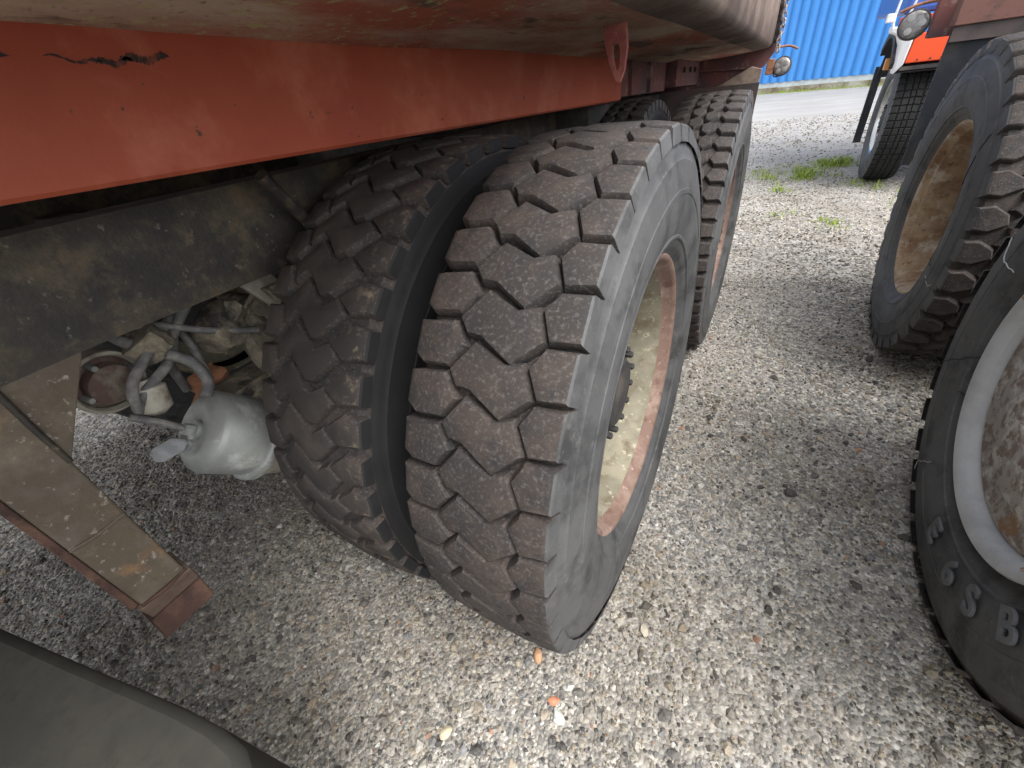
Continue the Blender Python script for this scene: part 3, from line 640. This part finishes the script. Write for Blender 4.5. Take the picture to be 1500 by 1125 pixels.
    o_('air_fitting', MB().lathe([(-.02, .010), (-.01, .024), (.03, .027), (.034, .020), (.045, .018)], (-.765, -.572, .742), (-.2, .2, .9), 24), MT['cream'], 50)
    hoses = [[(-.74, -.60, .76), (-.74, -.585, .80), (-.76, -.53, .83), (-.80, -.45, .86)], [(-.76, -.60, .745), (-.755, -.57, .775), (-.78, -.50, .80), (-.83, -.45, .86), (-.86, -.42, .90)],
             [(-.79, -.47, .72), (-.80, -.46, .80), (-.84, -.47, .86), (-.9, -.55, .9)], [(-.74, -.42, .90), (-.78, -.47, .84), (-.82, -.50, .78), (-.84, -.50, .70)], [(-.80, -.58, .88), (-.78, -.50, .86), (-.76, -.44, .82), (-.74, -.36, .78)]]
    for i, h_ in enumerate(hoses): o_('air_hose', MB().tube(h_, (.0085, .0085, .007, .008, .0065)[i], 10), MT['hose'], 60)
    def lump(c, h, seed, mm, nm='axle_bracket'):
        bm = bmesh.new(); bmesh.ops.create_cube(bm, size=2); bmesh.ops.subdivide_edges(bm, edges=bm.edges, cuts=4, use_grid_fill=True)
        rot = Matrix.Rotation(seed * .7, 3, 'X') @ Matrix.Rotation(seed * .4, 3, 'Z'); m = MB()
        for v_ in bm.verts:
            p = v_.co.copy(); p = p.lerp(p.normalized() * 1.2, .35); nn = mnoise.noise_vector(p * 1.4 + Vector((seed, 0, 0)))
            p = p + nn * .35; p = rot @ Vector((p.x * h[0], p.y * h[1], p.z * h[2])); v_.co = p + Vector(c)
        bm.verts.index_update(); m.add([v_.co for v_ in bm.verts], [[v_.index for v_ in f_.verts] for f_ in bm.faces]); bm.free()
        return o_(nm, m, mm, 50)
    lump((-.80, -.40, .80), (.05, .045, .03), 1, MT['grime']); lump((-.74, -.36, .74), (.03, .07, .028), 2, MT['grime']); lump((-.86, -.42, .84), (.05, .04, .05), 3, MT['dark'])
    lump((-.72, -.30, .70), (.03, .05, .02), 4.2, MT['grime']); lump((-.78, -.52, .835), (.03, .03, .022), 5.1, MT['grime']); lump((-.83, -.46, .70), (.02, .022, .03), 2.4, MT['rusty'], 'rusty_fitting')
    lump((-.845, -.48, .655), (.022, .018, .016), 3.4, MT['rusty'], 'rusty_fitting')
    o_('spring_plate', MB().prism([(-.70, -.33, .86), (-.70, -.29, .86), (-.69, -.20, .70), (-.69, -.25, .68)], (-.02, 0, 0)), MT['grime'], 0, .004)
    o_('spring_plate', MB().prism([(-.76, -.36, .90), (-.76, -.30, .91), (-.74, -.24, .80), (-.74, -.29, .78)], (-.02, 0, 0)), MT['cream'], 0, .003)
    # mud flap behind the rear axle
    fl = MB(); n = 10; vs = []
    for y in (2.0, 2.008):
        for i in range(n + 1):
            t = i / n; vs += [(-.62, y + .03 * t * t, .965 - .52 * t), (-.052 - .004 * math.sin(t * 5), y + .03 * t * t + .01 * math.sin(t * 7), .965 - .52 * t)]
    m_ = 2 * (n + 1); f = []
    for i in range(n):
        a_ = 2 * i; f += [(a_, a_ + 1, a_ + 3, a_ + 2), (m_ + a_, m_ + a_ + 2, m_ + a_ + 3, m_ + a_ + 1), (a_, a_ + 2, m_ + a_ + 2, m_ + a_), (a_ + 1, m_ + a_ + 1, m_ + a_ + 3, a_ + 3)]
    f += [(0, m_, m_ + 1, 1), (m_ - 2, m_ - 1, 2 * m_ - 1, 2 * m_ - 2)]
    o_('mud_flap', fl.add(vs, f), mat('brown_rubber_flap', (.10, .07, .062), .7, [((.05, .045, .045), 6, .45, .65)], [(50, .2, .003)]), 40)
    # round tail lamp on its bracket
    lc = Vector((.014, 2.48, .997))
    lamp(o_, lc, .043, (-.2, -1, .15), T)
    o_('lamp_bracket', MB().box((-.045, 2.49, 1.0), (.018, .02, .035)), MT['rusty'], 0, .003)
    o_('lamp_arm', MB().tube([(-.03, 2.48, 1.083), (.03, 2.48, 1.083), (.072, 2.47, 1.066)], .005, 8, 4), MT['rusty'])
    o_('lamp_cable', MB().tube([(-.03, 2.5, .985), (-.018, 2.5, .955), (.002, 2.5, .952), (.012, 2.5, .966)], .003, 6), MT['flap'])

def lamp(o_, c, r, n, T, cells=5):
    n = Vector(n).normalized()
    h = o_('tail_lamp', MB().lathe([(-.035, r * .6), (-.02, r * .98), (.004, r * 1.06), (.008, r * 1.04), (.010, r * .93)], c, n, 40), MT['flap'], 40)
    o_('lamp_lens', MB().lathe([(.006, r * .94), (.012, r * .9), (.016, r * .55), (.018, .001)], c, n, 40), MT['lens'], 60)
    u = n.orthogonal().normalized(); w = n.cross(u)
    for k in range(cells):
        a = 2 * math.pi * k / cells + .3; q = c + (u * math.cos(a) + w * math.sin(a)) * r * .52 + n * .012
        o_('lamp_cell', MB().lathe([(0, r * .30), (.006, r * .26), (.0075, .001)], q, n, 14), MT['lensbit'], 60)
near_truck()

SIDE = [(.116, .034), (.1255, .068), (.1305, .104), (.1315, .130), (.1300, .150), (.1265, .170), (.1230, .191), (.115, .205), (.106, .214)]
def side_x(r, R=.53):
    dd = R - r
    for (x0, d0), (x1, d1) in zip(SIDE, SIDE[1:]):
        if d0 <= dd <= d1: return x0 + (x1 - x0) * (dd - d0) / (d1 - d0)
    return SIDE[0][0] if dd < SIDE[0][1] else SIDE[-1][0]
def crack(w, pts, m, rad=.0009, nm='sidewall_crack', lift=.0003):
    P = []
    for (aa, r), (ab, rb) in zip(pts, pts[1:]):
        for k in range(6):
            t = k / 6; a = R_(aa + (ab - aa) * t + .25 * math.sin(k * 2.1 + aa)); q = r + (rb - r) * t; P.append((side_x(q) + lift, -math.sin(a) * q, math.cos(a) * q))
    obj(nm, MB().tube(P, rad, 6, 0), m, w, 0)

# ------------------------------------------------------------------ neighbouring truck (right)
def glyph(parent, ch, x, y, z, size, rot, mm):
    cu = bpy.data.curves.new('lettering', 'FONT'); cu.body = ch; cu.size = size; cu.extrude = .0022; cu.bevel_depth = .0007; cu.align_x = 'CENTER'; cu.align_y = 'CENTER'; cu.offset = .0012
    o = bpy.data.objects.new('lettering', cu); COL.objects.link(o)
    dg = bpy.context.evaluated_depsgraph_get(); me = bpy.data.meshes.new_from_object(o.evaluated_get(dg)); bpy.data.objects.remove(o)
    me.materials.clear(); me.materials.append(mm)
    q = bpy.data.objects.new('raised_letter', me); COL.objects.link(q); q.parent = parent
    # text faces local +X of the wheel: its own X axis -> wheel -Y side as seen, its Z -> wheel +X
    q.matrix_local = Matrix.Translation((x, y, z)) @ Matrix(((0, 0, 1), (1, 0, 0), (0, 1, 0))).to_4x4() @ Matrix.Rotation(rot, 4, 'Z')
    return q

def next_truck():
    T = thing('dump_truck', 'parked truck on the right showing two big wheels, one tan rim and one grey rim', 'truck', (1.8, .8, 0))
    off = Vector((-1.8, -.8, 0))
    def o_(name, mb, m, smooth=35, bevel=0, parent=None, **k):
        mb.v = [tuple(Vector(v) + off) for v in mb.v]; return obj(name, mb, m, parent or T, smooth, bevel, **k)
    w, t = wheel(T, (.746 + off.x, 1.45 + off.y, .525), ME_D, math.pi, rimm='rim_tan', flange='rim_tan', discm='rim_tan', disc=-.115, hub_out=-.05, lip=.305)
    t.rotation_euler = (R_(-10), 0, 0)
    wheel(T, (1.086 + off.x, 1.45 + off.y, .53), ME_D, math.pi, detail=False, rimm='rim_rust')
    thread = mat('pale_scuff_thread', (.42, .42, .42), .7); black = mat('black_crack', (.012, .012, .013), .8)
    crack(w, [(-62, .312), (-58, .37), (-50, .43), (-47, .47)], black, .0016); crack(w, [(-98, .315), (-100, .36), (-98, .40)], black, .0013); crack(w, [(-103, .40), (-104, .45), (-101, .47)], thread, .0010)
    w, t = wheel(T, (.744 + off.x, .19 + off.y, .540), ME_C, math.pi, rimm='rim_grey', flange='rim_grey', discm='disc_rust', disc=.078, detail=False, lip=.300, scale=1.03, xl=.116, flat=True)
    t.rotation_euler = (R_(4), 0, 0)
    crack(w, [(104, .31), (108, .36), (112, .45)], black, .0012); crack(w, [(72, .36), (74, .42), (70, .475)], thread, .0012); crack(w, [(150, .37), (147, .44), (149, .48)], thread, .0008); crack(w, [(122, .31), (120, .335)], black, .0012)
    mm = mat('raised_sidewall_letter', (.11, .115, .12), .6, [((.15, .155, .16), 30, .45, .65)], [(120, .2, .001, 5)])
    # world z/y of each letter, turned into the wheel's frame (rotated 180 degrees)
    for ch, (yw, zw) in zip('E6SB', ((.198, .158), (.076, .187), (-.008, .236), (-.091, .309))):
        ly, lz = -(yw - .19), zw - .545; rr = math.hypot(ly, lz); s = .384 / rr; a = math.atan2(ly, -lz)
        glyph(w, ch, .1305, ly * s / 1.03, lz * s / 1.03, .082, a, mm)
    for ch, aa in (('T', 30), ('L', 24)):
        a = R_(aa); glyph(w, ch, .141, -math.sin(a) * -.385, math.cos(a) * .385, .030, -a, mm)
    wheel(T, (1.086 + off.x, .19 + off.y, .54), ME_D, math.pi, detail=False, rimm='rim_rust')
    for y in (1.45, .19):
        wheel(T, (2.55 + off.x, y + off.y, .53), ME_D, 0, detail=False)
        o_('axle', MB().lathe([(0, .07), (.5, .07), (.62, .18), (.8, .18), (.9, .07), (1.4, .07)], (1.1, y, .53), (1, 0, 0), 24), MT['dark'], 50)
    # mud flap, tail beam, body
    fl = MB(); n = 10; vs = []
    for y in (2.05, 2.06):
        for i in range(n + 1):
            t_ = i / n; vs += [(1.15, y + .02 * t_, 1.06 - .49 * t_), (.608 + .006 * t_, y + .02 * t_ + .006 * math.sin(t_ * 6), 1.06 - .49 * t_)]
    m_ = 2 * (n + 1); f = []
    for i in range(n):
        a_ = 2 * i; f += [(a_, a_ + 1, a_ + 3, a_ + 2), (m_ + a_, m_ + a_ + 2, m_ + a_ + 3, m_ + a_ + 1), (a_, a_ + 2, m_ + a_ + 2, m_ + a_), (a_ + 1, m_ + a_ + 1, m_ + a_ + 3, a_ + 3)]
    f += [(0, m_, m_ + 1, 1), (m_ - 2, m_ - 1, 2 * m_ - 1, 2 * m_ - 2)]
    o_('mud_flap', fl.add(vs, f), mat('blue_black_flap', (.014, .017, .024), .6, [((.04, .038, .038), 8, .5, .68, 8)], [(50, .15, .003)]), 40)
    o_('flap_clamp', MB().box((.88, 2.045, 1.058), (.27, .004, .032)), mat('grey_clamp_bar', (.085, .066, .062), .6, [((.05, .04, .04), 9, .45, .62)], [(60, .2, .002)]), 0, .001)
    o_('tail_beam', MB().prism([(.604, 2.03, 1.078), (1.9, 2.03, 1.088), (1.9, 2.03, 1.20), (.604, 2.03, 1.20)], (0, .10, 0)), mat('brown_red_tail_beam', (.16, .075, .060), .65, [((.10, .05, .042), 9, .45, .62), ((.08, .05, .04), 24, .56, .64)], [(80, .2, .002)]), 0, .003)
    o_('tail_plate', MB().box((.64, 2.20, 1.15), (.085, .03, .105)), MT['plum'], 0, .003)
    o_('frame_rail', MB().box((1.30, -.1, .98), (.04, 2.1, .10)), MT['frame'], 0, .004); o_('frame_rail', MB().box((2.15, -.1, .98), (.04, 2.1, .10)), MT['frame'], 0, .004)
    lamp(o_, Vector((.505, 2.26, 1.098)), .053, (-.25, -1, .2), T, 3)
    o_('lamp_visor', MB().tube([(.44, 2.24, 1.150), (.50, 2.23, 1.168), (.575, 2.25, 1.172)], .006, 8, 4), MT['rusty'])
    o_('lamp_bracket', MB().box((.583, 2.27, 1.12), (.012, .012, .05)), MT['rusty'], 0, .002)
    # crack lines and loose wire on the sidewall are thin raised threads
next_truck()

# ------------------------------------------------------------------ third truck, facing us in the distance
def far_truck():
    T = thing('parked_truck', 'third truck facing the camera behind the right truck, bright red bumper and white fender', 'truck', (1.8, 5.2, 0))
    off = Vector((-1.8, -5.2, 0))
    def o_(name, mb, m, smooth=35, bevel=0, parent=None, **k):
        mb.v = [tuple(Vector(v) + off) for v in mb.v]; return obj(name, mb, m, parent or T, smooth, bevel, **k)
    w, t = wheel(T, (.865 + off.x, 4.42 + off.y, .47), ME_S, math.pi, rimm='rim_grey', flange='chrome', discm='rim_grey', disc=.03, scale=.89)
    wheel(T, (2.7 + off.x, 4.42 + off.y, .47), ME_S, 0, detail=False, scale=.89)
    o_('bumper', MB().prism([(.735, 3.90, .865), (2.9, 3.90, .855), (2.9, 3.90, 1.04), (.748, 3.90, 1.03)], (0, .09, 0)), MT['bumper'], 0, .006)
    for i, x in enumerate((.80, .87, .93, 1.1, 1.3)):
        o_('bumper_hole', MB().lathe([(0, .006), (.003, .006)], (x, 3.8995, .88), (0, -1, 0), 10), MT['dark'])
    o_('bumper_bar', MB().box((1.8, 3.93, .835), (1.08, .02, .012)), MT['dark'], 0, .002)
    fd = MB().prism([(.690, 3.92, .80), (.733, 3.90, .86), (.745, 3.90, 1.075), (.60, 3.92, 1.085), (.600, 3.92, 1.050), (.650, 3.92, 1.030), (.680, 3.92, .97), (.685, 3.92, .88)], (.0, .16, 0))
    o_('front_fender', fd, MT['white'], 30, .01)
    # wheel arch: a strip round the tyre
    def arch(r0, r1, a0, a1, x0, x1, mm, nm):
        mb = MB(); N = 16; vs = []
        for i in range(N + 1):
            a = R_(a0 + (a1 - a0) * i / N)
            for x, r in ((x0, r0), (x1, r0), (x1, r1), (x0, r1)): vs.append((x, 4.42 - math.sin(a) * r, .47 + math.cos(a) * r))
        fs = [(4 * i + k, 4 * i + (k + 1) % 4, 4 * i + 4 + (k + 1) % 4, 4 * i + 4 + k) for i in range(N) for k in range(4)] + [(0, 1, 2, 3), (4 * N + 3, 4 * N + 2, 4 * N + 1, 4 * N)]
        return o_(nm, mb.add(vs, fs), mm, 30)
    arch(.54, .555, -62, 52, .70, 1.04, MT['flap'], 'mudguard')
    arch(.545, .60, -40, 48, .665, .71, MT['dark'], 'arch_trim')
    o_('rear_mudguard_flap', MB().box((.715, 4.99, .50), (.03, .012, .30)), MT['flap'], 0, .003)
    o_('cab', MB().prism([(.64, 4.0, 1.14), (2.9, 4.0, 1.14), (2.9, 4.0, 2.9), (.70, 4.0, 2.9)], (0, 1.9, 0)), MT['cabblue'], 0, .03)
    o_('cab_stripe', MB().box((1.77, 4.0, 1.10), (1.13, .03, .03)), MT['cabred'], 0, .004)
    o_('cab_grille', MB().box((1.85, 3.985, 1.45), (.8, .012, .25)), MT['white'], 0, .004)
    o_('mirror_arm', MB().tube([(.62, 3.98, 1.06), (.60, 3.95, 1.16), (.64, 3.95, 1.6)], .008, 8, 4), MT['white'])
    o_('mirror_arm', MB().tube([(.66, 3.98, 1.06), (.70, 3.93, 1.3), (.68, 3.93, 1.6)], .007, 8, 4), MT['white'])
    o_('marker_lamp', MB().box((.575, 3.95, 1.135), (.022, .02, .025)), MT['white'], 0, .006)
    o_('turn_signal', MB().box((.665, 4.12, .86), (.02, .03, .035)), mat('amber_lens', (.55, .24, .06), .3), 0, .004)
    o_('tie_rod', MB().tube([(.98, 4.1, .82), (.97, 4.05, .4), (1.1, 4.1, .3)], .012, 8, 0), MT['dark'])
    o_('front_axle', MB().box((1.8, 4.42, .42), (.8, .05, .05)), MT['dark'], 0, .01)
    o_('brake_drum', MB().lathe([(0, .20), (.10, .20), (.12, .15)], (1.0, 4.42, .47), (1, 0, 0), 32), MT['dark'], 50)
    st = o_('spring_pack', MB().box((1.02, 4.0, .33), (.06, .12, .012)).box((1.02, 4.0, .31), (.055, .11, .006)).box((1.02, 4.0, .295), (.05, .10, .006)), MT['cream'], 0, .002)
    o_('radiator_shroud', MB().box((1.7, 4.3, .75), (.45, .2, .3)), MT['dark'], 0, .02)
    o_('engine_sump', MB().box((1.7, 5.0, .6), (.4, .6, .25)), MT['dark'], 0, .02)
far_truck()

# ------------------------------------------------------------------ weeds and loose stones
def grass():
    rnd = random.Random(5); V = []; F = []
    spots = [(-.02, 4.62, .16, .10, 90), (.05, 4.45, .12, .08, 60), (.33, 4.45, .10, .10, 150), (.30, 4.72, .10, .12, 90), (.40, 4.60, .12, .10, 120), (.55, 4.95, .12, .16, 130), (.66, 5.05, .12, .16, 130), (.46, 5.1, .1, .1, 50), (.20, 4.95, .14, .06, 25), (.12, 4.2, .10, .05, 25),
             (.157, 3.98, .07, .08, 60), (-.165, 3.74, .03, .07, 25), (.53, 3.02, .10, .05, 70), (.46, 3.10, .06, .05, 25), (.16, 3.2, .07, .05, 30), (.30, 3.3, .08, .05, 16), (.72, 4.2, .08, .09, 30), (.95, 3.6, .1, .07, 16), (.85, 4.05, .08, .12, 16),
             (.60, 4.5, .08, .07, 30), (.1, 5.0, .3, .03, 30), (1.1, 3.9, .2, .06, 20), (.2, 2.6, .3, .02, 10), (.66, .33, .02, .02, 4)]
    for (x, y, r, h, n) in spots:
        for _ in range(int(n * 1.3)):
            a = rnd.uniform(0, 6.28); q = r * rnd.random() ** .8 * 1.35; px, py = x + q * math.cos(a), y + q * math.sin(a) * 1.2
            b = rnd.uniform(0, 6.28); L = h * rnd.uniform(.35, .75) * (1.2 - q / r * .6); w = rnd.uniform(.0015, .004); lean = rnd.uniform(.2, 1.1)
            dx, dy = math.cos(b), math.sin(b); o = len(V)
            V += [(px - dy * w, py + dx * w, 0), (px + dy * w, py - dx * w, 0), (px + dx * L * lean * .4 + dy * w * .8, py + dy * L * lean * .4 - dx * w * .8, L * .6), (px + dx * L * lean * .4 - dy * w * .8, py + dy * L * lean * .4 + dx * w * .8, L * .6), (px + dx * L * lean, py + dy * L * lean, L * .85)]
            F += [(o, o + 1, o + 2, o + 3), (o + 3, o + 2, o + 4)]
    for _ in range(900):                                            # thin strip along the building's footing
        t = rnd.uniform(-6, 8); px = -.756 + t * .9716 + rnd.uniform(-.05, .05); py = 13.607 - t * .2366 - .12 - abs(rnd.gauss(0, .06)); L = rnd.uniform(.02, .07); o = len(V); w = .01
        V += [(px - w, py, 0), (px + w, py, 0), (px + rnd.uniform(-.02, .02), py, L)]; F += [(o, o + 1, o + 2)]
    m = MB(); m.v = V; m.f = F
    obj('grass', m, MT['grass'], None, 0, kind='stuff')
grass()

def stone(x, y, s, c, label, flat=.6, seed=1):
    bm = bmesh.new(); bmesh.ops.create_icosphere(bm, subdivisions=2, radius=1); m = MB()
    for v in bm.verts:
        p = v.co.copy(); k = 1 + .45 * mnoise.noise(p * 1.1 + Vector((seed * 4.1, 0, 0))); p = p * k; m.v.append((p.x * s * 1.25, p.y * s * .85, p.z * s * flat))
    m.f = [tuple(v.index for v in f.verts) for f in bm.faces]; bm.free()
    o = obj('stone', m, mat('stone_colour', c, .75, [(tuple(min(1, q * 1.35) for q in c), 60, .48, .62)], [(200, .5, .001, 5)]), None, 25)
    o.location = (x, y, s * flat * .75); o.rotation_euler = (0, 0, seed * 1.9); o['label'] = label; o['category'] = 'stone'; o['group'] = 'larger coloured stones in the gravel'
stone(-.147, -.412, .013, (.45, .26, .15), 'orange brown stone just below the bottom corner of the near tyre', seed=1)
stone(-.074, -.476, .011, (.42, .19, .11), 'brick red stone lying in front of the near tyre near the lower edge', .5, seed=2)
stone(-.054, -.499, .013, (.50, .52, .47), 'pale greenish white stone directly below the brick red one', .55, seed=3)
stone(-.262, -.637, .013, (.48, .42, .30), 'flat cream coloured stone near the bottom edge left of centre', .4, seed=4)
stone(.064, -.245, .012, (.38, .34, .27), 'beige stone on the gravel right of the near tyre', seed=6)
